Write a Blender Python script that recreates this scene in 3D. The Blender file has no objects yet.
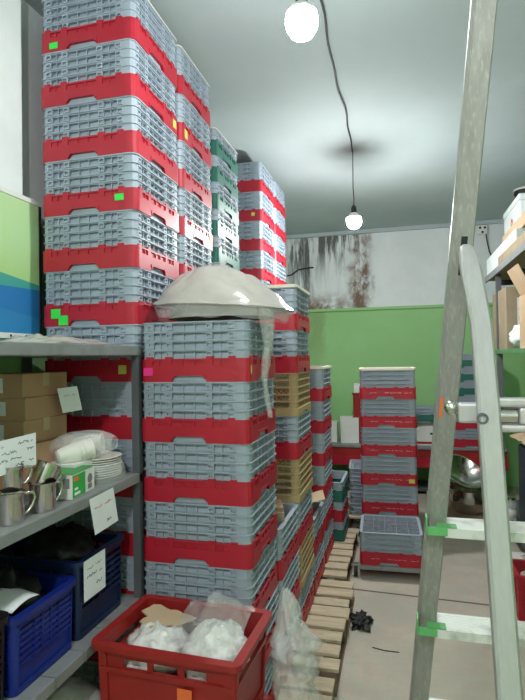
import bpy, math, random
from mathutils import Vector, Matrix, noise
random.seed(7)
S = bpy.context.scene
COL = S.collection
R = math.radians

# ---------------------------------------------------------------- camera, world, exposure
cam = bpy.data.objects.new('camera', bpy.data.cameras.new('camera')); COL.objects.link(cam)
cam.data.sensor_fit = 'HORIZONTAL'; cam.data.sensor_width = 36; cam.data.lens = 36.0
cam.data.clip_start = 0.05
cam.matrix_world = Matrix.Translation((0, 0, 1.8)) @ Matrix.Rotation(R(14.7), 4, 'Z') @ Matrix.Rotation(R(90.82), 4, 'X') @ Matrix.Rotation(R(-0.9), 4, 'Z')
S.camera = cam
S.view_settings.view_transform = 'Standard'; S.view_settings.look = 'None'
S.view_settings.gamma = 1; S.view_settings.use_curve_mapping = False
S.view_settings.exposure = 0.0
W = bpy.data.worlds.new('world'); S.world = W; W.use_nodes = True
W.node_tree.nodes['Background'].inputs[0].default_value = (.75, .82, .85, 1)
W.node_tree.nodes['Background'].inputs[1].default_value = 0.25
S.cycles.max_bounces = 8
S.cycles.sample_clamp_indirect = 4
BULB_E = 600
CEIL = 3.62
BULBS = [(-.36, 2.08, 3.15), (-.373, 4.67, 2.985), (-.30, -.60, 3.12)]

# ---------------------------------------------------------------- materials
def mat(name, col, rough=.5, metal=0, var=.08, scale=6, bump=0, bscale=60, alpha=1, spec=.5, trans=0, wear=None, stretch=None):
    m = bpy.data.materials.new(name); m.use_nodes = True
    nt = m.node_tree; N = nt.nodes; L = nt.links; b = N['Principled BSDF']
    tc = N.new('ShaderNodeTexCoord'); src = tc.outputs['Object']
    if stretch:
        mp = N.new('ShaderNodeMapping'); mp.inputs['Scale'].default_value = stretch
        L.new(src, mp.inputs[0]); src = mp.outputs[0]
    nz = N.new('ShaderNodeTexNoise'); nz.inputs['Scale'].default_value = scale; nz.inputs['Detail'].default_value = 5
    L.new(src, nz.inputs['Vector'])
    cr = N.new('ShaderNodeValToRGB')
    cr.color_ramp.elements[0].position = .3; cr.color_ramp.elements[1].position = .7
    cr.color_ramp.elements[0].color = tuple(c*(1-var) for c in col)+(1,)
    cr.color_ramp.elements[1].color = tuple(min(1, c*(1+var)) for c in col)+(1,)
    L.new(nz.outputs['Fac'], cr.inputs[0]); out = cr.outputs[0]
    if wear:
        n2 = N.new('ShaderNodeTexNoise'); n2.inputs['Scale'].default_value = scale*3; n2.inputs['Detail'].default_value = 6
        L.new(src, n2.inputs['Vector'])
        r2 = N.new('ShaderNodeValToRGB'); r2.color_ramp.elements[0].position = .52; r2.color_ramp.elements[1].position = .72
        L.new(n2.outputs['Fac'], r2.inputs[0])
        mx = N.new('ShaderNodeMixRGB'); L.new(r2.outputs[0], mx.inputs[0]); L.new(out, mx.inputs[1]); mx.inputs[2].default_value = wear+(1,)
        out = mx.outputs[0]
    L.new(out, b.inputs['Base Color'])
    b.inputs['Roughness'].default_value = rough; b.inputs['Metallic'].default_value = metal
    b.inputs['Alpha'].default_value = alpha; b.inputs['Specular IOR Level'].default_value = spec
    b.inputs['Transmission Weight'].default_value = trans
    if bump:
        bz = N.new('ShaderNodeTexNoise'); bz.inputs['Scale'].default_value = bscale; bz.inputs['Detail'].default_value = 4
        L.new(src, bz.inputs['Vector'])
        bp = N.new('ShaderNodeBump'); bp.inputs['Strength'].default_value = bump; bp.inputs['Distance'].default_value = .01
        L.new(bz.outputs['Fac'], bp.inputs['Height']); L.new(bp.outputs[0], b.inputs['Normal'])
    return m

M = {}
M['grey'] = mat('grey_plastic', (.345, .40, .47), .5, var=.06, scale=9)
M['red'] = mat('red_plastic', (.43, .010, .028), .45, var=.08, scale=9)
M['green'] = mat('green_plastic', (.012, .13, .095), .45, var=.08, scale=9)
M['beige'] = mat('beige_plastic', (.42, .30, .15), .5, var=.08, scale=9)
M['cream'] = mat('cream_plastic', (.72, .68, .56), .5, var=.05)
M['lime'] = mat('lime_sticker', (.04, .75, .08), .6, var=.02)
M['yellow'] = mat('yellow_sticker', (.62, .60, .12), .6, var=.05)
M['pink'] = mat('pink_sticker', (.85, .03, .25), .6, var=.02)
M['orange'] = mat('orange_sticker', (.85, .16, .04), .6, var=.02)
M['ink'] = mat('dark_ink', (.02, .02, .04), .7, var=.02)
M['redink'] = mat('red_ink', (.6, .08, .08), .7, var=.02)
M['paper'] = mat('white_paper', (.80, .82, .84), .8, var=.03)
M['crate_red'] = mat('crate_red', (.33, .018, .016), .42, var=.12, scale=5)
M['blue'] = mat('blue_plastic', (.005, .02, .20), .4, var=.1)
M['navy'] = mat('navy_plastic', (.005, .016, .06), .4, var=.1)
M['black'] = mat('black_plastic', (.008, .008, .009), .45, var=.1)
M['steel'] = mat('stainless_steel', (.62, .60, .57), .16, 1, var=.05, bump=.05, bscale=12)
M['alu'] = mat('aluminium', (.53, .51, .52), .42, .35, var=.06, scale=3, bump=.05, stretch=(30, 30, 1), wear=(.50, .51, .50))
M['alu_dark'] = mat('worn_aluminium', (.31, .305, .29), .45, .3, var=.1, scale=3, bump=.05, stretch=(20, 20, 1.5), wear=(.42, .40, .36))
M['alu_tread'] = mat('ribbed_aluminium', (.80, .81, .78), .4, .3, var=.05, scale=5, wear=(.5, .5, .48))
M['shelf_grey'] = mat('shelf_steel', (.25, .26, .265), .5, .1, var=.1, scale=4, wear=(.19, .19, .185))
M['post'] = mat('post_steel', (.11, .12, .13), .5, .2, var=.1)
M['green_steel'] = mat('green_shelf_steel', (.10, .26, .12), .5, .1, var=.12)
M['card'] = mat('cardboard', (.46, .27, .16), .85, var=.1, scale=5)
M['card_l'] = mat('light_cardboard', (.52, .38, .24), .85, var=.1, scale=5)
M['card_d'] = mat('weathered_cardboard', (.34, .27, .18), .85, var=.1, scale=5)
M['wood'] = mat('pallet_wood', (.56, .45, .32), .8, var=.18, scale=3, bump=.2, bscale=30, stretch=(1.5, 14, 8), wear=(.38, .29, .20))
M['wood_d'] = mat('pallet_block_wood', (.22, .15, .10), .85, var=.2, scale=5)
M['china'] = mat('white_china', (.80, .78, .72), .25, var=.02)
M['foam'] = mat('white_foam', (.82, .88, .88), .7, var=.03, bump=.1)
M['film'] = mat('clear_film', (.85, .86, .85), .12, var=.05, alpha=.30, bump=1, bscale=30, spec=1)
M['film_d'] = mat('milky_film', (.52, .49, .45), .18, var=.2, scale=3, alpha=.72, bump=.9, bscale=9)
M['wrap'] = mat('bagged_glassware', (.80, .80, .76), .2, var=.18, scale=30, bump=.9, bscale=32, alpha=.93)
M['white'] = mat('white_enamel', (.78, .78, .75), .5, var=.05)
M['rubber'] = mat('black_rubber', (.012, .012, .012), .6)
M['cable'] = mat('dark_cable', (.03, .03, .03), .6)
M['tape'] = mat('green_tape', (.12, .42, .14), .45, var=.1, scale=30)
M['navy_d'] = mat('dark_slate_plastic', (.018, .03, .045), .5, var=.1)

def nodes_mat(name):
    m = bpy.data.materials.new(name); m.use_nodes = True
    return m, m.node_tree.nodes, m.node_tree.links, m.node_tree.nodes['Principled BSDF']

class NX:                                      # small node-expression helper
    def __init__(s, N, L): s.N, s.L = N, L
    def val(s, sock, x):
        if isinstance(x, (int, float)): sock.default_value = x
        elif isinstance(x, tuple): sock.default_value = x
        else: s.L.new(x, sock)
    def m(s, op, a, b=0., c=None):
        n = s.N.new('ShaderNodeMath'); n.operation = op; s.val(n.inputs[0], a); s.val(n.inputs[1], b)
        if c is not None: s.val(n.inputs[2], c)
        return n.outputs[0]
    def ramp(s, x, lo, hi):
        n = s.N.new('ShaderNodeMapRange'); n.interpolation_type = 'SMOOTHSTEP'
        s.val(n.inputs[0], x); n.inputs[1].default_value = lo; n.inputs[2].default_value = hi
        return n.outputs[0]
    def noise(s, v, scale, sc=(1, 1, 1), det=6, rough=.6):
        mp = s.N.new('ShaderNodeMapping'); mp.inputs['Scale'].default_value = sc; s.L.new(v, mp.inputs[0])
        n = s.N.new('ShaderNodeTexNoise'); n.inputs['Scale'].default_value = scale; n.inputs['Detail'].default_value = det
        n.inputs['Roughness'].default_value = rough; s.L.new(mp.outputs[0], n.inputs['Vector']); return n.outputs['Fac']
    def mix(s, f, a, b):
        n = s.N.new('ShaderNodeMixRGB'); s.val(n.inputs[0], f); s.val(n.inputs[1], a); s.val(n.inputs[2], b); return n.outputs[0]

def wall_material(name, stains):
    m, N, L, b = nodes_mat(name); X = NX(N, L)
    g = N.new('ShaderNodeNewGeometry').outputs['Position']
    sp = N.new('ShaderNodeSeparateXYZ'); L.new(g, sp.inputs[0]); x, z = sp.outputs[0], sp.outputs[2]
    white = X.mix(X.ramp(X.noise(g, 1.3), .35, .7), (.74, .78, .79, 1), (.84, .87, .88, 1))
    green = X.mix(X.ramp(X.noise(g, 1.1), .35, .7), (.31, .58, .24, 1), (.35, .63, .28, 1))
    if stains:
        reg = X.m('MULTIPLY', X.ramp(x, -.30, -.62), X.ramp(z, 2.50, 2.62))
        stre = X.ramp(X.noise(g, 1, (8.5, 8.5, .9), 7, .7), .44, .58)
        top = X.m('ADD', .12, X.ramp(z, 2.85, 3.5))
        dark = X.m('MULTIPLY', X.m('MULTIPLY', reg, stre), top)
        # a second, denser streak group at the left
        stre2 = X.m('MULTIPLY', X.ramp(X.m('ABSOLUTE', X.m('ADD', x, 1.42)), .30, .05), X.ramp(X.noise(g, 1, (9, 9, .9), 6, .7), .40, .62))
        dark = X.m('MINIMUM', 1., X.m('ADD', dark, X.m('MULTIPLY', X.m('MULTIPLY', stre2, reg), .9)))
        white = X.mix(X.m('MULTIPLY', dark, .9), white, (.05, .05, .045, 1))
        wob = X.m('MULTIPLY', X.m('SUBTRACT', X.noise(g, 3, (1, 1, 1)), .5), .5)
        xw = X.m('ADD', x, wob)
        brn = X.m('MULTIPLY', X.ramp(X.m('ABSOLUTE', X.m('ADD', xw, .54)), .20, .03), X.ramp(X.noise(g, 2.2, (2, 2, 1), 6, .7), .38, .54))
        bot = X.m('MULTIPLY', X.ramp(z, 2.80, 2.52), X.m('MULTIPLY', X.ramp(x, -.45, -.95), X.ramp(X.noise(g, 5), .38, .58)))
        br = X.m('MULTIPLY', X.m('MINIMUM', 1., X.m('ADD', brn, bot)), X.ramp(x, -.24, -.36))
        white = X.mix(X.m('MULTIPLY', br, .92), white, (.15, .07, .028, 1))
        gs = X.m('MULTIPLY', X.ramp(X.m('ABSOLUTE', X.m('ADD', xw, 1.22)), .22, .04), X.ramp(z, 1.3, 2.3))
        green = X.mix(X.m('MULTIPLY', gs, .42), green, (.20, .17, .07, 1))
    seam = X.ramp(X.m('ABSOLUTE', X.m('SUBTRACT', z, 2.455)), .012, .003)
    green = X.mix(X.m('MULTIPLY', seam, .5), green, (.08, .22, .07, 1))
    isw = X.m('GREATER_THAN', z, 2.5)
    L.new(X.mix(isw, green, white), b.inputs['Base Color']); b.inputs['Roughness'].default_value = .75
    bp = N.new('ShaderNodeBump'); bp.inputs['Strength'].default_value = .25; bp.inputs['Distance'].default_value = .02
    L.new(X.noise(g, 5), bp.inputs['Height']); L.new(bp.outputs[0], b.inputs['Normal'])
    return m
M['wall_stained'] = wall_material('painted_wall_with_damp', True)
M['wall'] = wall_material('painted_wall', False)
m, N, L, b = nodes_mat('ceiling_paint'); X = NX(N, L)
g = N.new('ShaderNodeNewGeometry').outputs['Position']; sp = N.new('ShaderNodeSeparateXYZ'); L.new(g, sp.inputs[0])
c = X.mix(X.ramp(X.noise(g, .8), .35, .7), (.43, .51, .525, 1), (.49, .57, .58, 1))
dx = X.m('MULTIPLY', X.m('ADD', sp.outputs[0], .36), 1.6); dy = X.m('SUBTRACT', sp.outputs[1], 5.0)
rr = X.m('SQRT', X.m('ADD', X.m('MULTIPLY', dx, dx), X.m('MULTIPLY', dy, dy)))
c = X.mix(X.m('MULTIPLY', X.ramp(X.m('ADD', rr, X.m('MULTIPLY', X.noise(g, 3), .5)), .9, .2), .45), c, (.16, .19, .18, 1))  # darker patch over the further bulb: its housing's shade put into the colour
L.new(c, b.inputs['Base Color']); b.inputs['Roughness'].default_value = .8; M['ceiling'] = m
m, N, L, b = nodes_mat('concrete_floor'); X = NX(N, L)
g = N.new('ShaderNodeNewGeometry').outputs['Position']; sp = N.new('ShaderNodeSeparateXYZ'); L.new(g, sp.inputs[0])
c = X.mix(X.ramp(X.noise(g, 2.2), .35, .7), (.44, .40, .34, 1), (.55, .48, .40, 1))
c = X.mix(X.m('MULTIPLY', X.ramp(X.noise(g, 6), .5, .66), .5), c, (.50, .37, .31, 1))
c = X.mix(X.m('MULTIPLY', X.ramp(X.noise(g, 11), .58, .7), .5), c, (.38, .42, .38, 1))
yy = X.m('ADD', sp.outputs[1], X.m('MULTIPLY', sp.outputs[0], .05))
c = X.mix(X.ramp(X.m('ABSOLUTE', X.m('SUBTRACT', yy, 4.1)), .016, .006), c, (.10, .08, .06, 1))
L.new(c, b.inputs['Base Color']); b.inputs['Roughness'].default_value = .65; M['floor'] = m
m, N, L, b = nodes_mat('bulb_glow'); b.inputs['Base Color'].default_value = (1, 1, 1, 1)
b.inputs['Emission Color'].default_value = (.97, 1, .985, 1); b.inputs['Emission Strength'].default_value = BULB_E
M['bulb'] = []
for q in (.44, 1.25, 1.2):
    mm = m.copy(); mm.node_tree.nodes['Principled BSDF'].inputs['Emission Strength'].default_value = BULB_E*q; M['bulb'].append(mm)
# printed board: pale green field, white edges, blue wave at the foot
m, N, L, b = nodes_mat('printed_board'); X = NX(N, L)
g = N.new('ShaderNodeNewGeometry').outputs['Position']; sp = N.new('ShaderNodeSeparateXYZ'); L.new(g, sp.inputs[0]); y, z = sp.outputs[1], sp.outputs[2]
c = X.mix(X.ramp(X.m('ADD', z, X.m('MULTIPLY', y, .15)), 2.25, 2.75), (.36, .62, .16, 1), (.52, .76, .40, 1))
bl = X.m('ADD', z, X.m('MULTIPLY', y, .11))
c = X.mix(X.m('LESS_THAN', bl, 2.41), c, (.07, .38, .33, 1))
c = X.mix(X.m('LESS_THAN', X.m('SUBTRACT', z, X.m('MULTIPLY', y, .02)), 2.10), c, (.03, .20, .50, 1))
c = X.mix(X.m('LESS_THAN', X.m('ADD', z, X.m('MULTIPLY', y, .12)), 2.27), c, (.035, .25, .55, 1))
L.new(c, b.inputs['Base Color']); b.inputs['Roughness'].default_value = .35; M['print'] = m

# ---------------------------------------------------------------- mesh helpers
class MB:
    def __init__(s): s.v = []; s.f = []
    def add(s, vs, fs):
        o = len(s.v); s.v += [tuple(p) for p in vs]; s.f += [tuple(i+o for i in f) for f in fs]; return s
    def box(s, x0, x1, y0, y1, z0, z1, mtx=None):
        vs = [Vector((x, y, z)) for z in (z0, z1) for y in (y0, y1) for x in (x0, x1)]
        if mtx: vs = [mtx @ p for p in vs]
        return s.add(vs, [(0, 2, 3, 1), (4, 5, 7, 6), (0, 1, 5, 4), (2, 6, 7, 3), (0, 4, 6, 2), (1, 3, 7, 5)])
    def bar(s, a, b, w, h, up=(0, 0, 1)):     # box section from a to b
        a, b = Vector(a), Vector(b); d = (b-a).normalized(); u = Vector(up)
        r = d.cross(u).normalized(); u = r.cross(d)
        vs = [p + r*i*w/2 + u*j*h/2 for p in (a, b) for i, j in ((-1, -1), (1, -1), (1, 1), (-1, 1))]
        return s.add(vs, [(3, 2, 1, 0), (4, 5, 6, 7), (0, 1, 5, 4), (1, 2, 6, 5), (2, 3, 7, 6), (3, 0, 4, 7)])
    def tube(s, pts, r, n=8, rs=None, cap=True):
        pts = [Vector(p) for p in pts]; rings = []
        ref = Vector((0, 0, 1))
        if abs((pts[-1]-pts[0]).normalized().z) > .9: ref = Vector((1, 0, 0))
        for i, p in enumerate(pts):
            d = (pts[min(i+1, len(pts)-1)] - pts[max(i-1, 0)]).normalized()
            a = d.cross(ref).normalized(); bb = d.cross(a); q = rs[i] if rs else r
            rings.append([p + (a*math.cos(2*math.pi*k/n) + bb*math.sin(2*math.pi*k/n))*q for k in range(n)])
        fs = [(i*n+k, i*n+(k+1) % n, (i+1)*n+(k+1) % n, (i+1)*n+k) for i in range(len(pts)-1) for k in range(n)]
        if cap: fs += [tuple(range(n))[::-1], tuple(range((len(pts)-1)*n, len(pts)*n))]
        return s.add([v for r_ in rings for v in r_], fs)
    def lathe(s, prof, n=28, mtx=None, wob=None):
        vs = []
        for (r, z) in prof:
            for k in range(n):
                a = 2*math.pi*k/n; p = Vector((r*math.cos(a), r*math.sin(a), z))
                if wob: p = wob(p)
                vs.append(mtx @ p if mtx else p)
        m_ = len(prof)
        fs = [(i*n+k, i*n+(k+1) % n, (i+1)*n+(k+1) % n, (i+1)*n+k) for i in range(m_-1) for k in range(n)]
        return s.add(vs, fs)
    def mesh(s, name, material, smooth=False, angle=None):
        me = bpy.data.meshes.new(name); me.from_pydata(s.v, [], s.f); me.update()
        if material: me.materials.append(material)
        if smooth:
            me.polygons.foreach_set('use_smooth', [True]*len(me.polygons))
            if angle: me.set_sharp_from_angle(angle=R(angle))
        return me
    def obj(s, name, material, parent=None, smooth=False, angle=None, bevel=0):
        o = bpy.data.objects.new(name, s.mesh(name, material, smooth, angle)); COL.objects.link(o)
        if parent: o.parent = parent
        if bevel:
            bv = o.modifiers.new('bevel', 'BEVEL'); bv.width = bevel; bv.segments = 2; bv.limit_method = 'ANGLE'
        return o

def tag(o, label, cat, group=None, kind=None):
    o['label'] = label; o['category'] = cat
    if group: o['group'] = group
    if kind: o['kind'] = kind
    return o
def thing(name, label, cat, loc=(0, 0, 0), rz=0, group=None):
    o = bpy.data.objects.new(name, None); COL.objects.link(o); o.location = loc; o.rotation_euler = (0, 0, rz)
    o.empty_display_size = .1
    return tag(o, label, cat, group)
def place(me, name, parent, loc=(0, 0, 0), rot=(0, 0, 0), scale=None):
    o = bpy.data.objects.new(name, me); COL.objects.link(o); o.parent = parent; o.location = loc; o.rotation_euler = rot
    if scale: o.scale = scale
    return o
def struct(name, mb, m, bevel=0):
    o = mb.obj(name, m, bevel=bevel); o['kind'] = 'structure'; return o

def shell(w, d, r, t, vbreaks, segs, depth, z0=0., taper=0., inner=True, n=4):
    """Wall running round a rounded rectangle; depth(side, f, v) -> outward depth (0 surface, + recessed) or None for an opening."""
    H = vbreaks[-1]; mb = MB(); cols = []; marks = []
    for k in range(4):
        L_ = (w if k % 2 == 0 else d); half = L_/2
        cx, cy = [(0, -d/2), (w/2, 0), (0, d/2), (-w/2, 0)][k]
        nx, ny = [(0, -1), (1, 0), (0, 1), (-1, 0)][k]; tx, ty = -ny, nx
        fl = [r/L_] + [f for f in segs if r/L_+.004 < f < 1-r/L_-.004] + [1-r/L_]
        for i, f in enumerate(fl):
            u = f*L_-half
            marks.append(((cx+tx*u, cy+ty*u), (nx, ny)))
            if i < len(fl)-1: cols.append((k, (f+fl[i+1])/2))
        u = half-r; px, py = cx+tx*u-nx*r, cy+ty*u-ny*r
        for q in range(1, n):
            a = math.pi/2*q/n; c_, s_ = math.cos(a), math.sin(a)
            nn = (nx*c_+tx*s_, ny*c_+ty*s_); marks.append(((px+nn[0]*r, py+nn[1]*r), nn))
        cols += [('c', 0)]*n
    nm = len(marks); nv = len(vbreaks)-1
    D = [[depth(c_[0], c_[1], (vbreaks[j]+vbreaks[j+1])/2) for j in range(nv)] for c_ in cols]
    def P(i, v, off):
        (x, y), (a, b_) = marks[i % nm]; tp = -taper*(1-v/H)
        return (x+a*(-off+tp), y+b_*(-off+tp), z0+v)
    cache = {}
    def V(i, j, off):
        key = (i % nm, j, round(off, 5))
        if key not in cache: cache[key] = len(mb.v); mb.v.append(P(i, vbreaks[j], off))
        return cache[key]
    for i in range(nm):
        for j in range(nv):
            dd = D[i][j]
            if dd is not None:
                mb.f.append((V(i, j, dd), V(i+1, j, dd), V(i+1, j+1, dd), V(i, j+1, dd)))
                if inner: mb.f.append((V(i, j+1, t), V(i+1, j+1, t), V(i+1, j, t), V(i, j, t)))
            e = D[(i+1) % nm][j]; A = t if dd is None else dd; B = t if e is None else e
            if abs(A-B) > 1e-6: mb.f.append((V(i+1, j, A), V(i+1, j, B), V(i+1, j+1, B), V(i+1, j+1, A)))
            up = D[i][j+1] if j+1 < nv else None; B = t if up is None else up; 
            if abs(A-B) > 1e-6: mb.f.append((V(i, j+1, A), V(i+1, j+1, A), V(i+1, j+1, B), V(i, j+1, B)))
            if j == 0 and dd is not None and dd != t: mb.f.append((V(i+1, 0, dd), V(i, 0, dd), V(i, 0, t), V(i+1, 0, t)))
    return mb

# ---------------------------------------------------------------- room
struct('floor', MB().box(-1.95, 2.0, -2.0, 7.9, -.1, 0), M['floor'])
struct('ceiling', MB().box(-1.95, 2.0, -2.0, 7.9, CEIL, CEIL+.1), M['ceiling'])
struct('wall_back', MB().box(-1.95, 2.0, 7.72, 7.9, 0, CEIL), M['wall_stained'])
struct('wall_left', MB().box(-1.95, -1.80, -2.0, 7.72, 0, CEIL), M['wall'])
struct('wall_right', MB().box(1.85, 2.0, -2.0, 7.72, 0, CEIL), M['wall'])
struct('wall_front', MB().box(-1.8, 1.85, -2.0, -1.85, 0, CEIL), M['white'])
struct('trim_1', MB().box(-1.80, -1.725, -1.85, 2.12, 0, CEIL), M['wall'])     # thicker stretch of the left wall
struct('trim_2', MB().box(-1.80, 1.85, 7.70, 7.72, 2.46, 2.50), M['wall'])
struct('trim_3', MB().box(-1.80, 1.85, 7.66, 7.72, CEIL-.05, CEIL), M['ceiling'])

# ---------------------------------------------------------------- dish racks
SEG = [.06, .07, .11, .12, .176, .184, .24, .25, .29, .30, .315, .33, .40, .408, .505, .513, .59, .605, .62, .63, .67, .68, .746, .754, .82, .83, .87, .88]
BL = [(.06, .12), (.24, .30), (.62, .68), (.82, .88)]
RIB = [(.176, .184), (.40, .408), (.505, .513), (.746, .754)]
def inn(f, L_): return any(a < f < b_ for a, b_ in L_)
def ext_depth(h, lip):
    def fn(k, f, v):
        if v > h: return .013 if (k != 'c' and lip and .30 < f < .62) else None
        if v > h-.0050: return -.0065
        if k == 'c': return 0
        if inn(f, BL):
            if v < .006: return .006
            if .34*h < v < .64*h: return .008 if inn(f, [(.07, .11), (.25, .29), (.63, .67), (.83, .87)]) else -.002
            return -.002
        if f < .06 or f > .88: return 0
        if inn(f, RIB): return .003 if v < .76*h else 0
        if v < .50*h: return .012
        if v < .76*h: return .0172
        return 0
    return fn
def ext_mesh(h, lip, m):
    vb = [0, .006, h*.34, h*.50, h*.64, h*.76, h-.0050, h] + ([h+.026] if lip else [])
    return shell(.486, .486, .03, .018, vb, SEG, ext_depth(h, lip), inner=True, n=3).mesh('extender', m, True, 25)
def base_depth(k, f, v):
    if v > .1: return -.0025 if (k != 'c' and inn(f, BL)) else None
    if k == 'c': return -.0015
    if .30 < f < .62:
        if v < .012: return None
        if v < .020 and .315 < f < .605: return None
        if v < .026 and .33 < f < .59: return None
        if v < .034: return -.004
    if not inn(f, BL) and .12 < f < .82 and not inn(f, RIB) and .070 < v < .092: return .004
    return -.0015
def base_mesh(m):
    mb = shell(.497, .497, .03, .016, [0, .012, .020, .026, .034, .070, .092, .1, .109], SEG, base_depth, n=3)
    mb.box(-.225, .225, -.225, .225, .030, .036)
    return mb.mesh('base', m, True, 25)
def lattice_mesh(h, m, mt=.1):                      # open diamond-mesh tier (beige racks)
    def fn(k, f, v):
        if v > h-.006: return -.004
        if k == 'c' or f < .10 or f > .90 or inn(f, [(.49, .51)]): return 0
        return None if v > .004 else 0
    mb = shell(.491, .491, .03, .012, [0, .004, h-.006, h], [.10, .49, .51, .90], fn, n=3)
    for k in range(4):
        rt = Matrix.Rotation(k*math.pi/2, 4, 'Z')
        for a, b_ in ((-.195, -.007), (.007, .195)):
            n_ = 6; st = (b_-a)/n_
            for i in range(n_):
                for (p, q) in (((a+i*st, .004), (a+(i+1)*st, h-.008)), ((a+(i+1)*st, .004), (a+i*st, h-.008))):
                    mb.bar(rt @ Vector((p[0], -.243, p[1])), rt @ Vector((q[0], -.243, q[1])), .0030, .004)
    return mb.mesh('mesh_tier', m, False)
def divider_mesh(h, m):
    mb = MB(); n_ = 5
    for i in range(1, n_):
        p = -.235+.47*i/n_
        mb.box(p-.002, p+.002, -.235, .235, 0, h); mb.box(-.235, .235, p-.002, p+.002, 0, h)
    for i in range(n_):
        for j in range(n_):
            x, y = -.235+.47*(i+.5)/n_, -.235+.47*(j+.5)/n_
            mb.lathe([(.032, 0), (.034, h*.8), (.036, h*.8)], 10, Matrix.Translation((x, y, 0)))
    return mb.mesh('divider', m)
HB = .1
T4, T2 = .0397, .0375
EXT = {(c_, h, l): ext_mesh(h, l, M[c_]) for c_, h, l in [('grey', T4, 0), ('grey', T2, 0)]}
BASE = {c_: base_mesh(M[c_]) for c_ in ('red', 'green')}
LAT = lattice_mesh(.0425, M['beige']); BB = shell(.497, .497, .03, .016, [0, .012, .045], [.1, .35, .65, .9],
          lambda k, f, v: -.004 if (k == 'c' or not (.35 < f < .65) or v > .012) else None, n=3).mesh('base', M['beige'], True, 25)
INS = shell(.472, .472, .03, .003, [0, .027], [.3, .62], lambda k, f, v: 0, z0=.0005, n=3).mesh('handle_panel', M['grey'], True, 25)
LIP = shell(.497, .497, .03, .03, [0, .018], [.5], lambda k, f, v: -.006, n=3).mesh('top_rim', M['cream'], True, 25)
LIP_HILITE = shell(.497, .497, .03, .03, [0, .006], [.5], lambda k, f, v: -.002, n=3).mesh('top_rim', M['cream'], True, 25)  # thin cream strip added for the highlight along the tall stacks' top edge
DIV = divider_mesh(.05, M['grey'])

def rack(kind, tiers, label, group, loc, rz, h=T4, rim=False, divider=False):
    nm = {'red': 'dish_rack', 'green': 'dish_rack', 'beige': 'dish_rack'}[kind]
    t = thing(nm, label, 'dish rack', loc, rz, group)
    if kind == 'beige':
        z = .0455; place(BB, 'base', t)
        for i in range(tiers): place(LAT, 'extender', t, (0, 0, z)); z += .043
    else:
        place(BASE[kind], 'base', t); place(INS, 'handle_panel', t); z = HB+.0002
        for i in range(tiers):
            place(EXT[('grey', h, 0)], 'extender', t, (0, 0, z)); z += h+.0001
    if rim: place(LIP_HILITE if rim == 2 else LIP, 'top_rim', t, (0, 0, z)); z += .006 if rim == 2 else .018
    if divider: place(DIV, 'divider', t, (0, 0, z-.06))
    t['_h'] = z; return t, z
def sticker(t, m, side, u, z, w=.045, h=.03, tilt=0, name='sticker', rnd=False):
    """flat paper sticker on a rack side: side 0 faces the viewer, side 1 faces right"""
    mb = MB()
    if rnd: mb.lathe([(0, .0008), (w/2, .0008), (w/2, 0)], 16, Matrix.Rotation(R(90), 4, 'X') @ Matrix.Scale(h/w, 4, (0, 1, 0)))
    else: mb.box(-w/2, w/2, -.0008, 0, -h/2, h/2)
    me = mb.mesh('sticker', M[m]); rt = side*math.pi/2
    off = Matrix.Rotation(rt, 4, 'Z') @ Vector((u, -.2510, z))
    o = place(me, name, t, off, (0, tilt, rt)); o['label'] = m+' sticker'
    return o
ORD = ['topmost', 'second from the top', 'third from the top', 'fourth from the top', 'fifth from the top', 'sixth from the top', 'seventh from the top',
       'eighth from the top', 'ninth from the top', 'tenth from the top', 'eleventh from the top', 'twelfth from the top', 'thirteenth from the top',
       'fourteenth from the top', 'fifteenth from the top', 'sixteenth from the top', 'seventeenth from the top', 'eighteenth from the top']
def stack(x, y, z0, spec, where, group, rz=0., jit=.003, rimtop=False):
    """spec from the floor up: (kind, tiers, tier height); returns the racks bottom first"""
    out = []; z = z0; n_ = len(spec)
    for i, (kind, tiers, h) in enumerate(spec):
        word = {'red': 'red and grey', 'green': 'green and grey', 'beige': 'beige mesh-sided'}[kind]
        o = ORD[n_-1-i]
        lb = f'{word} rack, {o} {where}'
        jx, jy = random.uniform(-jit, jit), random.uniform(-jit, jit)
        t, hh = rack(kind, tiers, lb, group, (x+jx, y+jy, z), R(rz+random.uniform(-.35, .35)), h, rim=(rimtop if i == n_-1 else False))
        out.append(t); z += hh+.0003
    return out
red4 = ('red', 4, T4)
P0 = .142                                       # top of the pallets
TX = -1.388
t1 = stack(TX, 2.385, P0, [red4]*13, 'of the tall stack nearest the shelf', 'racks of the nearest tall stack', rimtop=2)
t2 = stack(TX+.004, 2.895, P0, [red4]*13, 'of the second tall stack from the shelf', 'racks of the second tall stack', rimtop=2)
t3 = stack(TX+.005, 3.47, P0, [('green', 2, T2)]*18, 'of the tall green stack', 'racks of the tall green stack', rimtop=2)
t4 = stack(TX-.01, 4.67, P0, [red4]*13, 'of the tall stack past the green one', 'racks of the tall stack past the green one')
t5 = stack(TX-.01, 5.20, P0, [red4]*13, 'of the farthest tall stack', 'racks of the farthest tall stack')
A = stack(-.861, 2.345, P0, [red4]*7, 'of the stack under the plastic bag', 'racks of the front stack')
B = stack(-.85, 2.86, P0, [red4]*3, 'of the low stack behind the bagged one', 'racks of the low stack behind the front one')
C_ = stack(-.85, 3.36, P0, [red4, ('beige', 5, 0), red4, ('beige', 5, 0), red4, ('beige', 5, 0), red4, red4], 'of the mixed beige and red stack', 'racks of the mixed stack', rimtop=True)
F_ = stack(-.85, 3.88, P0, [red4]*2, 'of the knee-high carton-topped stack', 'racks of the knee-high stack')
D_ = stack(-.85, 4.45, P0, [red4]*6, 'of the cream-topped stack on the pallets', 'racks of the cream-topped stack', rimtop=True)
E_ = stack(-.765, 4.98, P0, [('green', 2, T2), ('red', 2, T2), ('green', 2, T2)], 'of the low green stack on the pallets', 'racks of the low green stack')
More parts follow.
